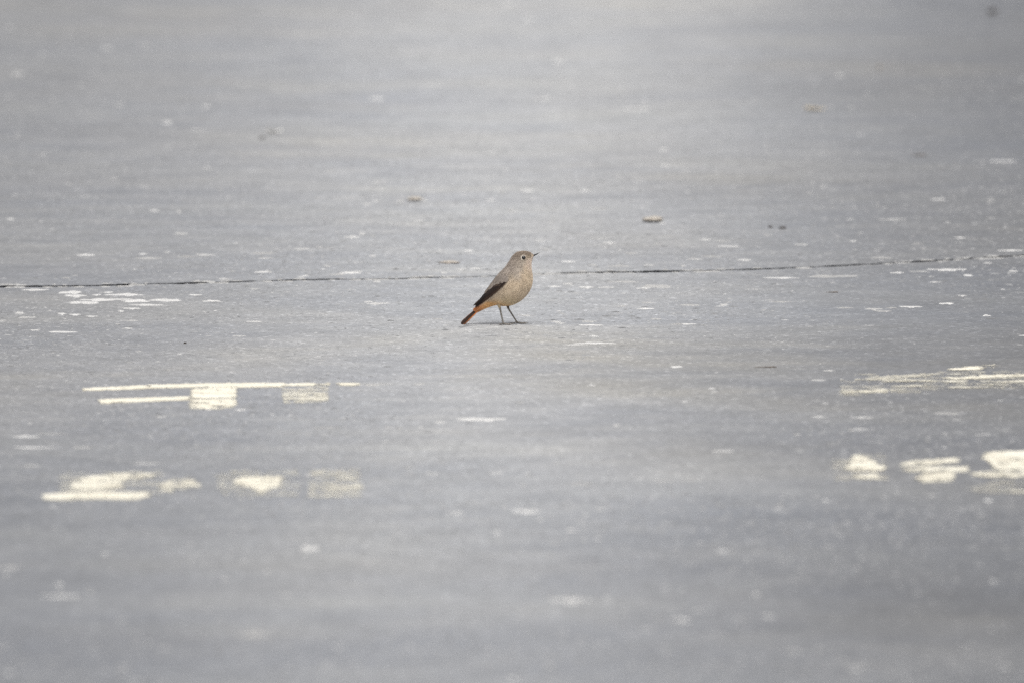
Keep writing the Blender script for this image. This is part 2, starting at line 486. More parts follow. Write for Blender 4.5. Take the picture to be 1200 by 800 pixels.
# pale broken edges of the joint, too many and too small to count
def chipped_edge(seed):
    r = random.Random(seed)
    v, f = [], []
    for _ in range(260):
        i = r.randrange(6, N - 6)
        if noise.noise(Vector((i * 0.06, 2.2, 7))) < -0.05 and r.random() < 0.8:
            continue
        (xa, ya) = edge_n[i] if r.random() < 0.6 else edge_f[i]
        near_side = ya <= edge_n[i][1] + 1e-6
        w, h = r.uniform(0.004, 0.022), r.uniform(0.008, 0.022)
        yc = ya - h * 0.62 if near_side else ya + h * 0.62
        pv, pf = thin_plate(ragged(w, h, 9, r, r.random() * 20, 0.8), -0.0002, r.uniform(0.0004, 0.0012), 0.0003)
        b = len(v)
        v += [(x + xa, y + yc, z) for x, y, z in pv]
        f += [tuple(q + b for q in t) for t in pf]
    return pydata("chipped_edge", v, f)
link("chipped_edge", chipped_edge(21), M_FLECK, road, "stuff")

# ------------------------------------------------------------------ remains of cream road markings
def inside(poly, x, y):
    c = False
    n = len(poly)
    for i in range(n):
        x0, y0 = poly[i]
        x1, y1 = poly[(i + 1) % n]
        if (y0 > y) != (y1 > y) and x < (x1 - x0) * (y - y0) / (y1 - y0) + x0:
            c = not c
    return c

def paint(poly, wear, parent, seed, origin, name, cov=1.15, cx=1.0, cy=0.4):
    xs_ = [p[0] for p in poly]; ys_ = [p[1] for p in poly]
    x0, x1, y0, y1 = min(xs_) - 3, max(xs_) + 3, min(ys_) - 1.5, max(ys_) + 1.5
    nx, ny = int((x1 - x0) / cx), int((y1 - y0) / cy)
    keep = set()
    def film(x, y):
        return 0.5 + 0.75 * noise.noise(Vector((x * 0.06, y * 0.45, seed + 20))) + 0.4 * noise.noise(Vector((x * 0.3, y * 1.1, seed + 31))) + 0.2 * noise.noise(Vector((x * 0.9, y * 2.2, seed + 37)))
    def rim(x, y):
        """0 on the outline, 1 well inside it"""
        n_ = 0
        for q_ in (0.5, 1.0):
            for dx, dy in ((7, 0), (-7, 0), (0, 2.1), (0, -2.1), (5, 1.5), (-5, 1.5), (5, -1.5), (-5, -1.5)):
                n_ += inside(poly, x + dx * q_, y + dy * q_)
        return min(1.0, n_ / 14)
    cover = []
    for j in range(ny):
        for i in range(nx):
            x = x0 + (i + 0.5) * cx
            y = y0 + (j + 0.5) * cy
            wx = (3.0 if 'bar' in name or 'block' in name else 5.5) * noise.noise(Vector((x * 0.12, y * 0.5, seed))) + 1.6 * noise.noise(Vector((x * 0.5, y * 1.3, seed + 5)))
            wy = (0.5 if 'bar' in name or 'block' in name else 1.6) * noise.noise(Vector((x * 0.12, y * 0.5, seed + 9))) + 0.45 * noise.noise(Vector((x * 0.4, y * 0.9, seed + 3)))
            if not inside(poly, x + wx, y + wy):
                continue
            if film(x, y) < wear:
                continue
            keep.add((i, j))
    if not keep:
        return
    idx, v, f = {}, [], []
    def vid(i, j, top):
        k = (i, j, top)
        if k not in idx:
            px = x0 + i * cx + 0.35 * noise.noise(Vector((i * 1.7, j * 1.3, seed)))
            py = y0 + j * cy
            gx, gy = at(px, py)
            z = ((0.0007 if 'film' in name else 0.0011) + 0.0003 * noise.noise(Vector((px * 0.15, py * 0.7, seed)))) if top else -0.0003
            idx[k] = len(v)
            v.append((gx - origin[0], gy - origin[1], z))
            c_ = min(1.0, max(0.0, (film(px, py) - wear) / 0.30 + 0.25)) * (0.10 + 0.90 * rim(px, py)) * cov
            cover.append((c_, c_, c_))
        return idx[k]
    for (i, j) in keep:
        f.append((vid(i, j + 1, 1), vid(i + 1, j + 1, 1), vid(i + 1, j, 1), vid(i, j, 1)))
        for di, dj, a, b in ((0, 1, (i, j + 1), (i + 1, j + 1)), (0, -1, (i + 1, j), (i, j)), (-1, 0, (i, j), (i, j + 1)), (1, 0, (i + 1, j + 1), (i + 1, j))):
            if (i + di, j + dj) not in keep:
                f.append((vid(*a, 0), vid(*b, 0), vid(*b, 1), vid(*a, 1)))
    return link(name, pydata(name, v, f, cover), M_PAINT, parent)

MARKS = [
    ("cream road marking with two long bars and a solid block, left of the bird", (240, 462), [
        ("paint_bar", 0.0, [(97, 455.3), (180, 451.0), (240, 449.4), (300, 448.9), (333, 449.0), (333, 453.4), (280, 454.0), (225, 453.6), (160, 455.9), (97, 457.6)]),
        ("paint_bar", 0.38, [(330, 449.3), (352, 449.0), (385, 448.8), (385, 451.8), (352, 452), (330, 452)]),
        ("paint_bar", 0.30, [(394, 449.2), (421, 448.8), (421, 451.4), (394, 451.6)]),
        ("paint_bar", 0.05, [(117, 468.0), (150, 466.8), (222, 464.6), (224, 468.4), (150, 471.4), (117, 472.8)]),
        ("paint_block", 0.08, [(224, 455.4), (277, 454.0), (276.5, 466.2), (224, 467.2)]),
        ("paint_block", 0.08, [(223, 468.4), (277, 467.4), (276, 476), (258, 479), (222, 478.5)]),
        ("paint_block", (0.22, 0.62), [(330, 455), (384, 453), (385, 471), (333, 472.5)])]),
    ("row of flaking cream paint patches nearest the lens, left below the bird", (240, 568), [
        ("paint_film", (0.46, 0.15), [(70, 553), (190, 551), (190, 580), (70, 588)]),
        ("paint_film", (0.46, 0.16), [(250, 554), (350, 551), (350, 582), (262, 582)]),
        ("paint_bar", (0.12, 1.35), [(50, 579.6), (85, 577.2), (120, 576.4), (172, 577.4), (176, 581), (155, 585.6), (110, 583.6), (51, 586)]),
        ("paint_patch", 0.17, [(81, 573.5), (84, 566), (93, 560.5), (120, 555.6), (155, 554.6), (183, 555), (180, 559.3), (146, 562), (140, 567), (149, 573), (120, 575), (90, 575.4)]),
        ("paint_patch", (0.22, 0.8), [(184, 571), (191, 565), (205, 560.5), (226, 560.5), (236, 566), (233, 571), (212, 573), (200, 576.5), (190, 575.5)]),
        ("paint_patch", 0.10, [(269, 565), (285, 559.5), (320, 557.5), (333, 557.5), (328, 570), (315, 572.5), (308, 578.5), (297, 573.5), (285, 568.5)]),
        ("paint_patch", (0.45, 0.3), [(252, 558), (270, 552), (300, 551), (298, 556), (268, 561)]),
        ("paint_patch", (0.42, 0.42), [(362, 582), (364, 552), (421, 547), (425, 575), (420, 584), (364, 584)])]),
    ("streaky grey cream paint remains brushed out along the right edge, upper row", (1110, 446), [
        ("paint_streak", (0.25, 0.62), [(1008, 443), (1040, 440), (1092, 438.3), (1097, 441), (1040, 444.4)]),
        ("paint_streak", (0.28, 0.62), [(1026, 447), (1060, 444.8), (1097, 444.2), (1097, 447.3), (1050, 448.5)]),
        ("paint_streak", 0.15, [(1103, 443.4), (1150, 439.8), (1250, 436), (1250, 440), (1150, 443.8), (1110, 445.4)]),
        ("paint_streak", 0.25, [(1108, 433.4), (1130, 430.2), (1160, 427.6), (1172, 429), (1150, 433.4), (1113, 435.4)]),
        ("paint_streak", (0.45, 0.62), [(1046, 452.4), (1085, 449.8), (1090, 453), (1050, 454.6)]),
        ("paint_streak", (0.40, 0.62), [(988, 460.4), (1020, 456.6), (1040, 458), (1030, 460.6), (990, 462)]),
        ("paint_streak", (0.35, 0.62), [(1163, 447.3), (1240, 444), (1240, 447.6), (1170, 449.6)]),
        ("paint_streak", (0.40, 0.62), [(998, 439.6), (1028, 437.6), (1027, 440.4)]),
        ("paint_streak", 0.25, [(1143, 451.4), (1166, 449.6), (1164, 452.6)]),
        ("paint_streak", (0.42, 0.30), [(985, 446), (1100, 436), (1240, 432), (1240, 452), (1100, 458), (985, 464)])]),
    ("three thick cream paint patches in the lower row at the right edge", (1110, 548), [
        ("paint_film", (0.40, 0.18), [(974, 538), (1036, 531), (1040, 561), (978, 562)]),
        ("paint_patch", 0.06, [(990, 549), (996, 542), (999, 535), (1008, 532.5), (1015, 534.5), (1019, 538.5), (1027, 540.5), (1029, 545), (1039, 548), (1034, 552.5), (1000, 553.6)]),
        ("paint_patch", 0.28, [(997, 556), (1031, 554.2), (1029, 560.6), (1002, 560.6)]),
        ("paint_patch", 0.13, [(1054, 543), (1075, 539.6), (1123, 536.4), (1126, 541.2), (1080, 546.4), (1057, 545.6)]),
        ("paint_patch", 0.13, [(1056, 549), (1090, 547.3), (1136, 546.6), (1134, 552.4), (1061, 553)]),
        ("paint_patch", 0.13, [(1072, 560), (1080, 554.8), (1112, 552.8), (1121, 556), (1118, 563.4), (1080, 565.6)]),
        ("paint_patch", 0.04, [(1150, 535), (1160, 529.4), (1180, 528.2), (1216, 529), (1222, 548), (1190, 551.4), (1168, 550.4), (1159, 542)]),
        ("paint_patch", 0.25, [(1136, 553.4), (1165, 552.8), (1216, 551.6), (1216, 558.4), (1160, 559), (1139, 556.8)]),
        ("paint_patch", (0.50, 0.3), [(1132, 572), (1180, 562), (1215, 562), (1215, 580), (1150, 578)])]),
]
seed = 40
for label, (ox, oy), parts in MARKS:
    gx, gy = at(ox, oy)
    m = empty("road_marking", label, "road marking", (gx, gy, 0), "remains of cream road markings")
    for name, wear, poly in parts:
        seed += 7
        if isinstance(wear, tuple):
            wear, cov = wear
        else:
            cov = 1.7 if name == 'paint_bar' else 1.3 if name == 'paint_block' else 1.05
        paint(poly, wear, m, seed, (gx, gy), name, cov)

# ------------------------------------------------------------------ loose litter on the asphalt
def pebble(name, px, py, w, d, h, mat, seed, label, cat, group=None, lean=0.0):
    """a rounded uneven stone: w, d, h in metres"""
    bm = bmesh.new()
    bmesh.ops.create_icosphere(bm, subdivisions=3, radius=0.5)
    for q in bm.verts:
        n_ = q.co.normalized()
        k = 1 + 0.30 * noise.noise(n_ * 1.4 + Vector((seed, 0, 0))) + 0.14 * noise.noise(n_ * 3.7 + Vector((0, seed, 0)))
        q.co = Vector((n_.x * w * 0.5 * k + lean * max(0, n_.z) * h, n_.y * d * 0.5 * k, (0.5 + 0.5 * n_.z * k) * h))
        q.co.z = max(-0.0005, q.co.z)
    me = bpy.data.meshes.new(name)
    bm.to_mesh(me)
    bm.free()
    me.polygons.foreach_set("use_smooth", [True] * len(me.polygons))
    o = link(name, me, mat)
    x, y = at(px, py)
    o.location = (x, y, 0)
    return tag(o, label, cat, group)

S_ = SMM
pebble("stone", 765, 260.2, 22 * S_ * 1.2, 0.03, 0.0085, M_STONE, 3.3, "pale flat stone with a dark underside, behind the bird to its right", "stone", lean=0.3)
pebble("stone", 486, 235.2, 17 * S_ * 1.15, 0.03, 0.006, M_STONE, 8.1, "small pale low stone on the asphalt behind the bird to its left", "stone")
pebble("pebble", 903, 267.2, 0.0065, 0.006, 0.0032, M_DARK, 1.7, "small dark crumb left of the longer dark crumb, right of the flat stone", "crumb")
pebble("pebble", 917, 268.4, 0.011, 0.007, 0.0034, M_DARK, 4.4, "longer dark crumb lying flat, right of the flat stone", "crumb")
pebble("pebble", 217, 402.6, 0.004, 0.004, 0.0024, M_DARK, 2.2, "tiny black crumb on bare asphalt above the long cream bar", "crumb")
pebble("pebble", 1163, 16.5, 0.017, 0.016, 0.010, M_DARK, 5.4, "blurred dark lump far off in the top right corner", "crumb")
pebble("pebble", 1031, 82, 0.0055, 0.005, 0.0085, M_STONE, 6.4, "blurred upright white speck of stone far behind the bird on the right", "stone")

def blade_leaf(name, px, py, length, width, curl, rz, mat, label, cat):
    """dry leaf: two curled halves on a midrib, with a stalk"""
    v, f = [], []
    n = 9
    for i in range(n):
        t = i / (n - 1)
        x = (t - 0.5) * length
        w = width * 0.5 * math.sin(math.pi * min(1, t * 0.93 + 0.05)) ** 0.7 * (1 + 0.15 * noise.noise(Vector((t * 9, px, 0))))
        z = 0.0022 + curl * (2 * t - 1) ** 2
        for s in (-1, -0.5, 0, 0.5, 1):
            v.append((x, s * w, z + abs(s) * width * 0.22 * (0.6 + 0.4 * math.sin(5 * t))))
    for i in range(n - 1):
        for j in range(4):
            a = i * 5 + j
            f.append((a, a + 1, a + 6, a + 5))
    me = pydata(name, v, f, smooth=True)
    o = link(name, me, mat)
    md = o.modifiers.new("thickness", 'SOLIDIFY')
    md.thickness = 0.0005
    x, y = at(px, py)
    o.location = (x, y, 0)
    o.rotation_euler = (0, 0, rz)
    return tag(o, label, cat)

blade_leaf("dry_leaf", 955, 130.5, 0.036, 0.02, 0.002, 0.15, M_LEAF, "blurred tan dry leaf lying far behind the bird on the right", "leaf")
blade_leaf("dry_leaf", 321, 157.5, 0.032, 0.017, 0.0045, 0.5, flat_material("bleached_leaf", (0.70, 0.68, 0.64), 0.8, 0.25, 150, 0.3),
           "curled bleached leaf with a dark end, far behind the bird on the left", "leaf")
pebble("pebble", 307, 162.6, 0.010, 0.008, 0.003, M_DARK, 7.7, "small dark scrap beside the curled bleached leaf", "crumb")

def tube(path, radii, seg=8, cap=True):
    v, f = [], []
    pts = [Vector(p) for p in path]
    up = Vector((0.13, 1, 0.21)).normalized()
    for i, p in enumerate(pts):
        t = (pts[min(i + 1, len(pts) - 1)] - pts[max(i - 1, 0)]).normalized()
        a = t.cross(up).normalized()
        b = t.cross(a).normalized()
        for k in range(seg):
            q = 2 * math.pi * k / seg
            v.append(tuple(p + (a * math.cos(q) + b * math.sin(q)) * radii[i]))
    for i in range(len(pts) - 1):
        for k in range(seg):
            a0 = i * seg + k
            a1 = i * seg + (k + 1) % seg
            f.append((a0, a1, a1 + seg, a0 + seg))
    if cap:
        f.append(tuple(reversed(range(seg))))
        f.append(tuple((len(pts) - 1) * seg + k for k in range(seg)))
    return v, f

def twig(px, py, length, r, rz, label, bumps=0):
    path, rad = [], []
    for i in range(8):
        t = i / 7
        path.append(((t - 0.5) * length, 0.004 * noise.noise(Vector((t * 3, px, 0))), r * 0.9 + 0.0012 * abs(noise.noise(Vector((t * 4, 2, px))))))
        rad.append(r * (0.45 + 0.75 * t if t < 0.8 else 1.15 - 1.8 * (t - 0.8)))
    v, f = tube(path, rad, 7)
    o = link("twig", pydata("twig", v, f, smooth=True), M_TWIG)
    x, y = at(px, py)
    o.location = (x, y, 0)
    o.rotation_euler = (0, 0, rz)
    tag(o, label, "twig")
twig(526, 309.2, 0.031, 0.0011, 0.1, "thin grey-brown twig with a thicker dark end just behind the bird")
twig(1077, 183.0, 0.024, 0.0014, 0.2, "blurred dark sliver of twig far behind the bird near the right edge")
twig(975, 343.3, 0.017, 0.0008, 0.05, "short dark sliver below the long white scuff right of the bird")
twig(897, 430.3, 0.030, 0.0008, 0.0, "faint thin twig on plain asphalt in front of the bird to the right")
pale = link("pale_flake", pydata("pale_flake", *thin_plate(ragged(0.027, 0.055, 14, random.Random(5), 3, 0.6), 0, 0.0012, 0.0006)), M_STONE)
pale.location = (*at(526, 307.8), 0)
tag(pale, "thin cream flake lying right behind the thin twig", "flake")

# ------------------------------------------------------------------ the bird
BX, BY = at(597, 380.2)
CZ = math.cos(E_BIRD)
def P(px, py):
    """picture pixel -> the bird's own x, z (metres)"""
    return ((px - 597) * SMM, (380.2 - py) * SMM / CZ)

bird = empty("bird", "small grey-brown bird with dark wing and orange tail standing on the asphalt", "bird", (BX, BY, 0))

RINGS = [((625.6, 298.7), (625.0, 301.7), 1.5), ((623.2, 296.9), (624.1, 303.6), 3.7), ((620.6, 295.6), (623.3, 306.2), 5.6), ((617.4, 294.7), (622.8, 309.0), 7.4),
         ((612.4, 294.4), (622.8, 312.8), 9.2), ((606.2, 295.8), (623.2, 317.4), 10.6), ((600.8, 300.0), (623.9, 322.4), 12.2), ((596.4, 306.8), (624.1, 328.4), 14.3),
         ((591.2, 314.0), (623.0, 334.8), 16.6), ((584.8, 320.6), (620.0, 341.8), 18.4), ((579.4, 328.4), (614.6, 348.6), 19.0), ((574.8, 334.8), (607.6, 354.0), 18.2),
         ((570.5, 340.8), (600.0, 357.4), 16.2), ((566.6, 346.4), (591.6, 358.4), 13.0), ((563.2, 351.0), (582.8, 357.4), 9.4), ((560.4, 355.4), (574.4, 359.4), 6.6),
         ((557.4, 359.6), (565.2, 363.2), 4.0), ((554.0, 363.2), (558.8, 366.8), 2.4)]

def cr(a, b, c, d, t):
    return 0.5 * ((2 * b) + (-a + c) * t + (2 * a - 5 * b + 4 * c - d) * t * t + (-a + 3 * b - 3 * c + d) * t ** 3)

def ring_at(u):
    n = len(RINGS) - 1
    i = min(int(u), n - 1)
    t = u - i
    q = [RINGS[max(0, min(n, i + k))] for k in (-1, 0, 1, 2)]
    top = tuple(cr(*(r[0][k] for r in q), t) for k in (0, 1))
    bot = tuple(cr(*(r[1][k] for r in q), t) for k in (0, 1))
    return top, bot, cr(*(r[2] for r in q), t)

def sstep(a, b, x):
    t = max(0.0, min(1.0, (x - a) / (b - a)))
    return t * t * (3 - 2 * t)

def mixc(a, b, t):
    return tuple(x + (y - x) * t for x, y in zip(a, b))

C_BACK, C_CROWN, C_FACE = (0.285, 0.240, 0.203), (0.245, 0.194, 0.150), (0.345, 0.275, 0.200)
C_NECK, C_THROAT, C_BREAST = (0.350, 0.298, 0.246), (0.505, 0.412, 0.335), (0.500, 0.402, 0.290)
C_BELLY, C_VENT, C_RUFOUS = (0.590, 0.475, 0.310), (0.72, 0.43, 0.19), (0.46, 0.185, 0.07)

def plumage(u, d):
    """natural colour at ring u (0 beak, 17 tail) and d (0 back line, 1 belly line)"""
    up = mixc(C_CROWN, C_BACK, sstep(4, 8, u))
    mid = mixc(C_FACE, C_NECK, sstep(3.0, 5.5, u))
    mid = mixc(mid, C_BREAST, sstep(7.5, 9.5, u))
    low = mixc(C_THROAT, C_BREAST, sstep(4.0, 7.0, u))
    low = mixc(low, C_BELLY, sstep(10, 12.5, u))
    c = mixc(up, mid, sstep(0.12, 0.42, d))
    c = mixc(c, low, sstep(0.42, 0.72, d))
    vent = sstep(11.8, 14.6, u + 1.2 * d - 0.6)
    c = mixc(c, C_VENT, vent * sstep(0.2, 0.5, d))
    c = mixc(c, C_RUFOUS, sstep(14.5, 16.4, u - 1.2 * d + 0.6))
    return c

def mottle(p):
    """natural lighter and darker feather groups"""
    q = Vector((p.x * 0.8 + p.z * 0.6, p.y, p.z * 0.8 - p.x * 0.6))
    return 1 + 0.13 * noise.noise(Vector((q.x * 260, q.y * 260, q.z * 90))) + 0.10 * noise.noise(q * 85)

def body_point(u, a):
    """a = 0 on the back line, pi on the belly line, near side at pi/2"""
    top, bot, w = ring_at(u)
    xt, zt = P(*top)
    xb, zb = P(*bot)
    ca, sa = math.cos(a), math.sin(a)
    e = 0.93
    m = 0.5 * (1 - math.copysign(abs(ca) ** e, ca))
    yy = -math.copysign(abs(sa) ** e, sa) * w * SMM
    return Vector((xt + (xb - xt) * m, yy, zt + (zb - zt) * m)), m

v, f, cols = [], [], []
NU, NA = 102, 40
for i in range(NU + 1):
    u = 17 * i / NU
    for k in range(NA):
        a = 2 * math.pi * k / NA
        p, m = body_point(u, a)
        c_ = body_point(u, 0)[0].lerp(body_point(u, math.pi)[0], 0.5)
        r_ = p - c_
        p = c_ + r_ * (1 + 0.018 * noise.noise(p * 130) + 0.012 * noise.noise(p * 320))
        v.append(tuple(p))
        cols.append(tuple(q * mottle(p) for q in plumage(u, m + 0.1 * noise.noise(p * 160))))
for i in range(NU):
    for k in range(NA):
        a0, a1 = i * NA + k, i * NA + (k + 1) % NA
        f.append((a0, a1, a1 + NA, a0 + NA))
f.append(tuple(reversed(range(NA))))
f.append(tuple(NU * NA + k for k in range(NA)))
bm = bmesh.new()
me_body = pydata("body", v, f, cols, smooth=True)
bm.from_mesh(me_body)
bmesh.ops.recalc_face_normals(bm, faces=bm.faces)
bm.to_mesh(me_body)
bvh = BVHTree.FromBMesh(bm)
bm.free()
body = link("body", me_body, M_PLUMAGE, bird)

def skin_y(px, py):
    """y of the near flank under picture pixel (px, py)"""
    x, z = P(px, py)
    hit = bvh.ray_cast(Vector((x, -0.2, z)), Vector((0, 1, 0)))
    return hit[0].y if hit[0] is not None else None

# small contour feathers lying over the skin, uncounted
def contour_feathers(n, seed):
    r = random.Random(seed)
    v, f, cols = [], [], []
    for _ in range(n):
        u = r.uniform(1.2, 16.2)
        a = r.random() * 2 * math.pi
        p, m = body_point(u, a)
        q, _m = body_point(u + 0.05, a)
        o, _m = body_point(u, a + 0.05)
        t = (q - p).normalized()
        s = (o - p).normalized()
        nrm = t.cross(s).normalized()
        c_ = body_point(u, 0)[0].lerp(body_point(u, math.pi)[0], 0.5)
        if nrm.dot(p - c_) < 0:
            nrm = -nrm
        s = nrm.cross(t).normalized()
        big = 0.35 + 0.65 * sstep(2, 8, u)
        L = r.uniform(0.0034, 0.0062) * big
        W = r.uniform(0.00012, 0.00026) * (0.5 + 0.5 * big)
        t = (t + s * r.uniform(-0.25, 0.25)).normalized()
        lift = r.uniform(0.00005, 0.00042) * big
        b = len(v)
        base = p + nrm * 0.00004
        v += [tuple(base), tuple(base + t * L * 0.5 + s * W + nrm * lift * 0.6), tuple(base + t * L * 0.55 + nrm * (lift + 0.0001)), tuple(base + t * L * 0.5 - s * W + nrm * lift * 0.6),
              tuple(base + t * L + nrm * lift * 1.2)]
        f += [(b, b + 1, b + 2), (b, b + 2, b + 3), (b + 1, b + 4, b + 2), (b + 2, b + 4, b + 3)]
        k = r.uniform(0.91, 1.09) * mottle(p)
        c = tuple(x * k for x in plumage(u + 0.25, m + r.uniform(-0.07, 0.07)))
        cols += [tuple(x * 0.93 for x in c)] + [c] * 3 + [tuple(x * 1.06 for x in c)]
    me = pydata("contour_feathers", v, f, cols)
    return me
link("contour_feathers", contour_feathers(15000, 11), M_PLUMAGE, bird, "stuff")

# ---- feathers with a shaft, a curved vane and thickness
def vane(base, tip, side, out, width, c_mid, c_edge, name, mat, parent, n=9, bulge=0.0, lie=None, round_tip=0.8, tip_dark=0.0):
    """closed blade from base to tip; side = width direction, out = outward normal"""
    v, f, cols = [], [], []
    W5 = (-1, -0.55, 0, 0.55, 1)
    for layer in (0, 1):
        for i in range(n):
            t = i / (n - 1)
            w = width * 0.5 * min(1.0, 0.45 + 2.2 * t) * (max(0.0, 1 - max(0, (t - 0.72) / 0.28) ** 2.2)) ** round_tip
            w = max(w, width * 0.03)
            c = base.lerp(tip, t) + out * (bulge * math.sin(math.pi * t))
            for s in W5:
                q = c + side * (s * w)
                if lie:
                    c = Vector((c.x, lie(q) , c.z))
                p = c + side * (s * w) + out * (0.00030 * (1 - s * s) - (0.00028 if layer else 0))
                v.append(tuple(p))
                cols.append(mixc(mixc(c_mid, c_edge, abs(s) ** 2.5), (0.030, 0.016, 0.011), tip_dark * sstep(0.35, 0.95, t)))
    m = n * 5
    for i in range(n - 1):
        for j in range(4):
            a = i * 5 + j
            f.append((a, a + 1, a + 6, a + 5))
            f.append((m + a, m + a + 5, m + a + 6, m + a + 1))
        for j in (0, 4):
            a = i * 5 + j
            f.append((a, a + 5, m + a + 5, m + a))
    for i in (0, n - 1):
        for j in range(4):
            a = i * 5 + j
            f.append((a, a + 1, m + a + 1, m + a))
    me = pydata(name, v, f, cols, smooth=False)
    b = bmesh.new(); b.from_mesh(me); bmesh.ops.recalc_face_normals(b, faces=b.faces); b.to_mesh(me); b.free()
    return link(name, me, mat, parent)

DK, DKE = (0.011, 0.0068, 0.0052), (0.066, 0.036, 0.024)
GC, GCE = (0.034, 0.021, 0.015), (0.190, 0.130, 0.092)
LC, LCE = (0.200, 0.168, 0.143), (0.250, 0.212, 0.180)
WING = [  # kind, base, tip, width px, colours, layer
    ("flight_feather", (588.6, 334.0), (556.4, 360.3), 2.7, DK, DKE, 0.6), ("flight_feather", (588.2, 333.4), (554.6, 358.2), 2.7, DK, DKE, 0.9),
    ("flight_feather", (588.4, 333.0), (558.4, 356.6), 3.1, DK, DKE, 1.2), ("flight_feather", (588.8, 332.8), (561.4, 353.6), 3.3, DK, DKE, 1.5),
    ("flight_feather", (589.2, 332.4), (563.6, 350.6), 3.5, DK, DKE, 1.7), ("flight_feather", (589.4, 331.8), (566.0, 347.2), 3.5, DK, (0.085, 0.05, 0.036), 1.9),
    ("flight_feather", (589.6, 331.4), (568.4, 343.8), 3.5, DK, (0.095, 0.056, 0.04), 2.1), ("flight_feather", (589.8, 330.8), (571.0, 340.4), 3.4, DK, (0.10, 0.06, 0.045), 2.3),
    ("wing_covert", (592.4, 328.2), (585.6, 335.4), 3.4, DK, DKE, 2.5), ("wing_covert", (590.8, 327.8), (582.4, 334.4), 3.4, DK, GCE, 2.6), ("wing_covert", (588.6, 327.4), (579.6, 333.6), 3.2, GC, GCE, 2.7),
    ("wing_covert", (586.4, 326.8), (576.4, 333.4), 3.0, GC, GCE, 2.8),
    ("wing_covert", (580.0, 329.6), (567.6, 344.0), 2.4, LC, LCE, 2.85), ("wing_covert", (583.0, 325.6), (572.0, 339.0), 3.4, LC, LCE, 2.9),
    ("wing_covert", (594.0, 322.0), (591.6, 329.6), 5.0, LC, LCE, 2.9), ("wing_covert", (591.0, 321.4), (587.0, 330.8), 5.0, LC, LCE, 3.0), ("wing_covert", (588.0, 321.6), (582.0, 332.3), 5.0, LC, LCE, 3.1),
    ("wing_covert", (585.2, 322.6), (577.0, 334.2), 4.6, LC, LCE, 3.2),
]
def wing_surface(px, py):
    y = skin_y(px, py)
    return y

def make_wing(sign, name_parts):
    # the folded wing's carrying sheet: a shallow shell over the flank, feathers are its children
    outline = [(594, 323), (588, 321.5), (582, 325), (576, 333), (569, 342), (562, 351), (557, 357), (557.5, 359), (567, 352), (577, 343.5), (587, 335.5), (592.5, 330)]
    def depth(px, py, lift):
        y = skin_y(px, py)
        k = sstep(592, 556, px)
        far = -0.0052
        if y is None:
            y = far
        y = min(y, far)
        return y - 0.0011 * (1 - 0.5 * k) - lift * 0.00042
    cx, cz = 575, 340
    v, f = [], []
    n = len(outline)
    for lift in (-1.5, 0.3):
        for (px, py) in outline:
            x, z = P(px, py)
            v.append((x, sign * -depth(px, py, lift), z))
        x, z = P(cx, cz)
        v.append((x, sign * -depth(cx, cz, lift + 0.5), z))
    for i in range(n):
        j = (i + 1) % n
        f += [(i, j, n), (n + 1 + i, n + 1 + n, n + 1 + j), (i, n + 1 + i, n + 1 + j, j)]
    cols = [DK] * len(v)
    me = pydata("wing", v, f, cols)
    b = bmesh.new(); b.from_mesh(me); bmesh.ops.recalc_face_normals(b, faces=b.faces); b.to_mesh(me); b.free()
    wing = link("wing", me, M_FEATHER, bird)
    for kind, b0, t0, w, c0, c1, lay in WING:
        xb, zb = P(*b0)
        xt, zt = P(*t0)
        base, tip = Vector((xb, 0, zb)), Vector((xt, 0, zt))
        ax = (tip - base).normalized()
        side = Vector((-ax.z, 0, ax.x))
        out = Vector((0, sign, 0))
        def lie(q, lay=lay):                       # every point of the vane lies on the flank
            return sign * -depth(597 + q.x / SMM, 380.2 - q.z * CZ / SMM, lay + 0.6)
        vane(base, tip, side, out, w * SMM, c0, c1, kind, M_FEATHER, wing, lie=lie, n=12)
    return wing
make_wing(-1, None)
make_wing(1, None)

# ---- tail: twelve narrow feathers in a nearly closed fan, rolled a little towards the lens
tail_b, tail_t = P(563.0, 358.6), P(540.3, 379.6)
B = Vector((tail_b[0], 0, tail_b[1])); T = Vector((tail_t[0], 0, tail_t[1]))
ax = (T - B).normalized()
up = Vector((ax.z, 0, -ax.x))
if up.z < 0:
    up = -up
roll = R(30)
LAT = (Vector((0, 1, 0)) * math.cos(roll) + up * math.sin(roll)).normalized()
OUT = (up * math.cos(roll) - Vector((0, 1, 0)) * math.sin(roll)).normalized()
tv, tf = tube([B - ax * 0.006, B + ax * 0.004, B + ax * 0.012], [0.0028, 0.0026, 0.0012], 10)
tail = link("tail", pydata("tail", tv, tf, [C_RUFOUS] * len(tv), smooth=True), M_PLUMAGE, bird)
for i in range(12):
    s = (i - 5.5) / 5.5
    dark = abs(s) < 0.6
    c0 = (0.022, 0.014, 0.011) if dark else (0.34, 0.118, 0.036)
    c1 = (0.055, 0.03, 0.02) if dark else (0.46, 0.185, 0.07)
    if 0.6 < abs(s) < 0.75:
        c0, c1 = (0.20, 0.06, 0.02), (0.40, 0.13, 0.04)
    lay = (1 - abs(s)) * 0.0016
    base = B + LAT * (s * 0.0016) + OUT * (lay - 0.0010)
    tip = T + LAT * (s * 0.0046) + OUT * (lay - 0.0010) - ax * (0.0012 * abs(s)) * (1 if abs(s) > 0.2 else 1.6)
    vane(base, tip, LAT, OUT, 0.0048, c0, c1, "tail_feather", M_FEATHER, tail, n=9, round_tip=0.6, tip_dark=0.8)

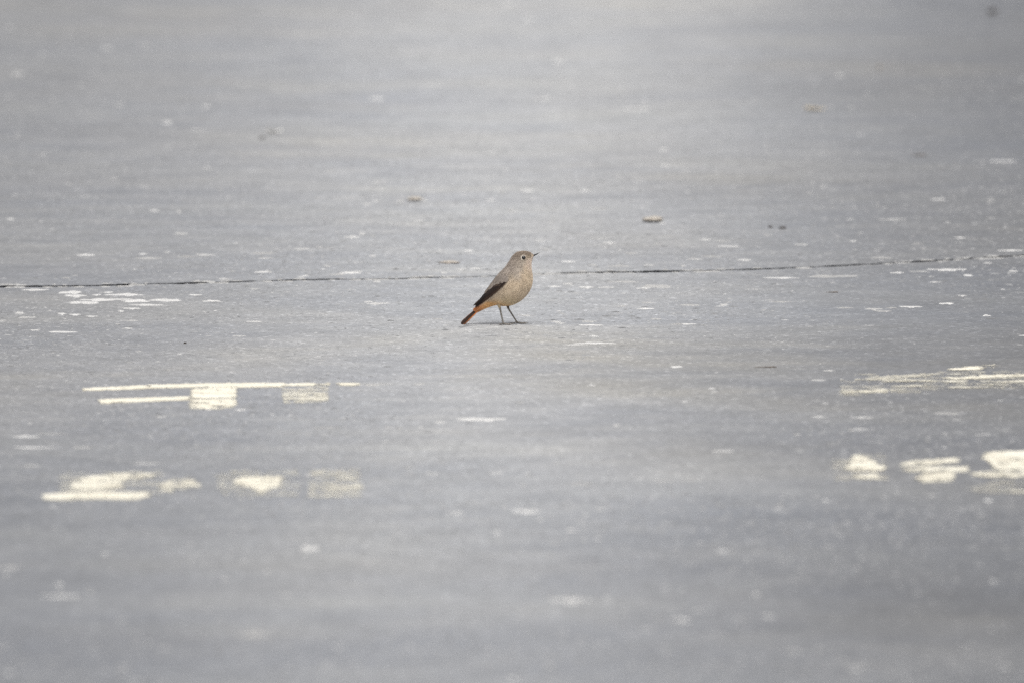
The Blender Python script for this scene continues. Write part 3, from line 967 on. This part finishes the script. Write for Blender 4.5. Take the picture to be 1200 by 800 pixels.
# ---- beak: two tapering halves
def mandible(base_px, tip_px, w0, h0, flip, name, parent):
    xb, zb = P(*base_px); xt, zt = P(*tip_px)
    b, t = Vector((xb, 0, zb)), Vector((xt, 0, zt))
    a = (t - b).normalized()
    n_ = Vector((-a.z, 0, a.x)) * flip
    v, f = [], []
    m = 8
    for i in range(m):
        q = i / (m - 1)
        k = (1 - q) ** 0.55 * 0.86 + 0.14
        c = b.lerp(t, q) + n_ * (-0.0003 * math.sin(q * math.pi)) * (1 if flip > 0 else 0.3)
        for j in range(7):
            ang = math.pi * j / 6
            v.append(tuple(c + Vector((0, 1, 0)) * (math.cos(ang) * w0 * k) + n_ * (math.sin(ang) * h0 * k)))
    for i in range(m - 1):
        for j in range(6):
            p = i * 7 + j
            f.append((p, p + 1, p + 8, p + 7))
        f.append((i * 7 + 6, i * 7, i * 7 + 7, i * 7 + 13))
    f.append(tuple(range(7)))
    f.append(tuple((m - 1) * 7 + j for j in reversed(range(7))))
    me = pydata(name, v, f, smooth=True)
    bb = bmesh.new(); bb.from_mesh(me); bmesh.ops.recalc_face_normals(bb, faces=bb.faces); bb.to_mesh(me); bb.free()
    return link(name, me, M_BEAK, parent)
beak = mandible((624.4, 300.15), (632.8, 296.4), 0.0015, 0.0017, 1, "beak", bird)
mandible((624.2, 300.35), (631.2, 297.2), 0.0013, 0.0012, -1, "lower_mandible", beak)

# ---- eyes with their pale rings
for sign in (-1, 1):
    ex, ez = P(613.7, 301.7)
    ey = skin_y(613.7, 301.7)
    c = Vector((ex, ey if sign < 0 else -ey, ez))
    nrm = Vector((0.30, sign, 0.18)).normalized()
    bm = bmesh.new()
    bmesh.ops.create_uvsphere(bm, u_segments=20, v_segments=12, radius=2.7 * SMM)
    me = bpy.data.meshes.new("eye")
    bm.to_mesh(me); bm.free()
    me.polygons.foreach_set("use_smooth", [True] * len(me.polygons))
    e = link("eye", me, M_EYE, bird)
    e.location = c - nrm * 0.0014
    rv, rf = [], []
    nn, mm = 28, 8
    e1 = nrm.cross(Vector((0, 0, 1))).normalized()
    e2 = nrm.cross(e1).normalized()
    for i in range(nn):
        a = 2 * math.pi * i / nn
        d = e1 * math.cos(a) + e2 * math.sin(a)
        rear = 0.5 + 0.5 * (Vector((-1, 0, -0.45)).normalized().dot(d))
        fat = (0.40 + 0.22 * rear) * SMM * (1 + 0.12 * noise.noise(Vector((a * 3, sign, 0))))
        cc = d * (2.85 + 0.2 * rear) * SMM
        for j in range(mm):
            b_ = 2 * math.pi * j / mm
            rv.append(tuple(cc + d * math.cos(b_) * fat + nrm * (math.sin(b_) * fat * 0.7 + 0.0013)))
    for i in range(nn):
        for j in range(mm):
            a0 = i * mm + j; a1 = i * mm + (j + 1) % mm
            b0 = ((i + 1) % nn) * mm + j; b1 = ((i + 1) % nn) * mm + (j + 1) % mm
            rf.append((a0, a1, b1, b0))
    link("eye_ring", pydata("eye_ring", rv, rf, smooth=True), M_RING, e)

# ---- legs: feathered thigh, thin shank, four toes with claws
M_THIGH_N = (0.33, 0.29, 0.23)
def leg(y, thigh, ankle, foot, thigh_col, hallux, fwd, spread):
    A = [(*P(*thigh), )]
    def p3(q, yy=y):
        x, z = P(*q)
        return Vector((x, yy, z))
    a, b, c = p3(thigh), p3(ankle), p3(foot)
    c.z = 0.0016
    path = [b.lerp(a, 0.5), b, b.lerp(c, 0.08), b.lerp(c, 0.35), b.lerp(c, 0.7), b.lerp(c, 0.93), c]
    v, f = tube([tuple(q) for q in path], [0.0014, 0.0016, 0.0014, 0.0012, 0.00115, 0.0013, 0.0016], 8)
    g = link("leg", pydata("leg", v, f, smooth=True), M_LEG, bird)
    tv, tf = tube([tuple(a + Vector((0, 0, 0.004))), tuple(a), tuple(a.lerp(b, 0.6)), tuple(b.lerp(c, 0.04))], [0.0038, 0.0030, 0.0022, 0.0013], 10)
    link("thigh", pydata("thigh", tv, tf, [thigh_col] * len(tv), smooth=True), M_PLUMAGE, g)
    for ang, L in ((spread[0], fwd), (spread[1], fwd * 0.82), (spread[2], fwd * 0.78), (math.pi + 0.1, hallux)):
        d = Vector((math.cos(ang), math.sin(ang), 0))
        claw = 0.22 if ang < 3 else 0.36
        q = [c + Vector((0, 0, 0.0001)), c + d * L * 0.22 + Vector((0, 0, 0.0004)), c + d * L * 0.45, c + d * L * (0.62) + Vector((0, 0, -0.0001)), c + d * L * (1 - claw) ,
             c + d * L * (1 - claw * 0.5) + Vector((0, 0, 0.0002)), c + d * L + Vector((0, 0, -0.0010))]
        for w in q[2:5]:
            w.z = 0.00085
        v, f = tube([tuple(w) for w in q], [0.0011, 0.00085, 0.0010, 0.0008, 0.00082, 0.00055, 0.00012], 7)
        link("toe", pydata("toe", v, f, smooth=True), M_LEG, g)
leg(-0.011, (584.4, 355.8), (585.8, 360.4), (589.9, 379.2), (0.42, 0.33, 0.21), 0.0070, 0.0135, (0.02, 0.55, -0.42))
leg(0.013, (594.8, 356.6), (595.3, 361.8), (606.2, 379.0), (0.075, 0.055, 0.04), 0.0115, 0.0152, (-0.03, 0.45, -0.5))  # far thigh's dark colour is shade under the body, painted in
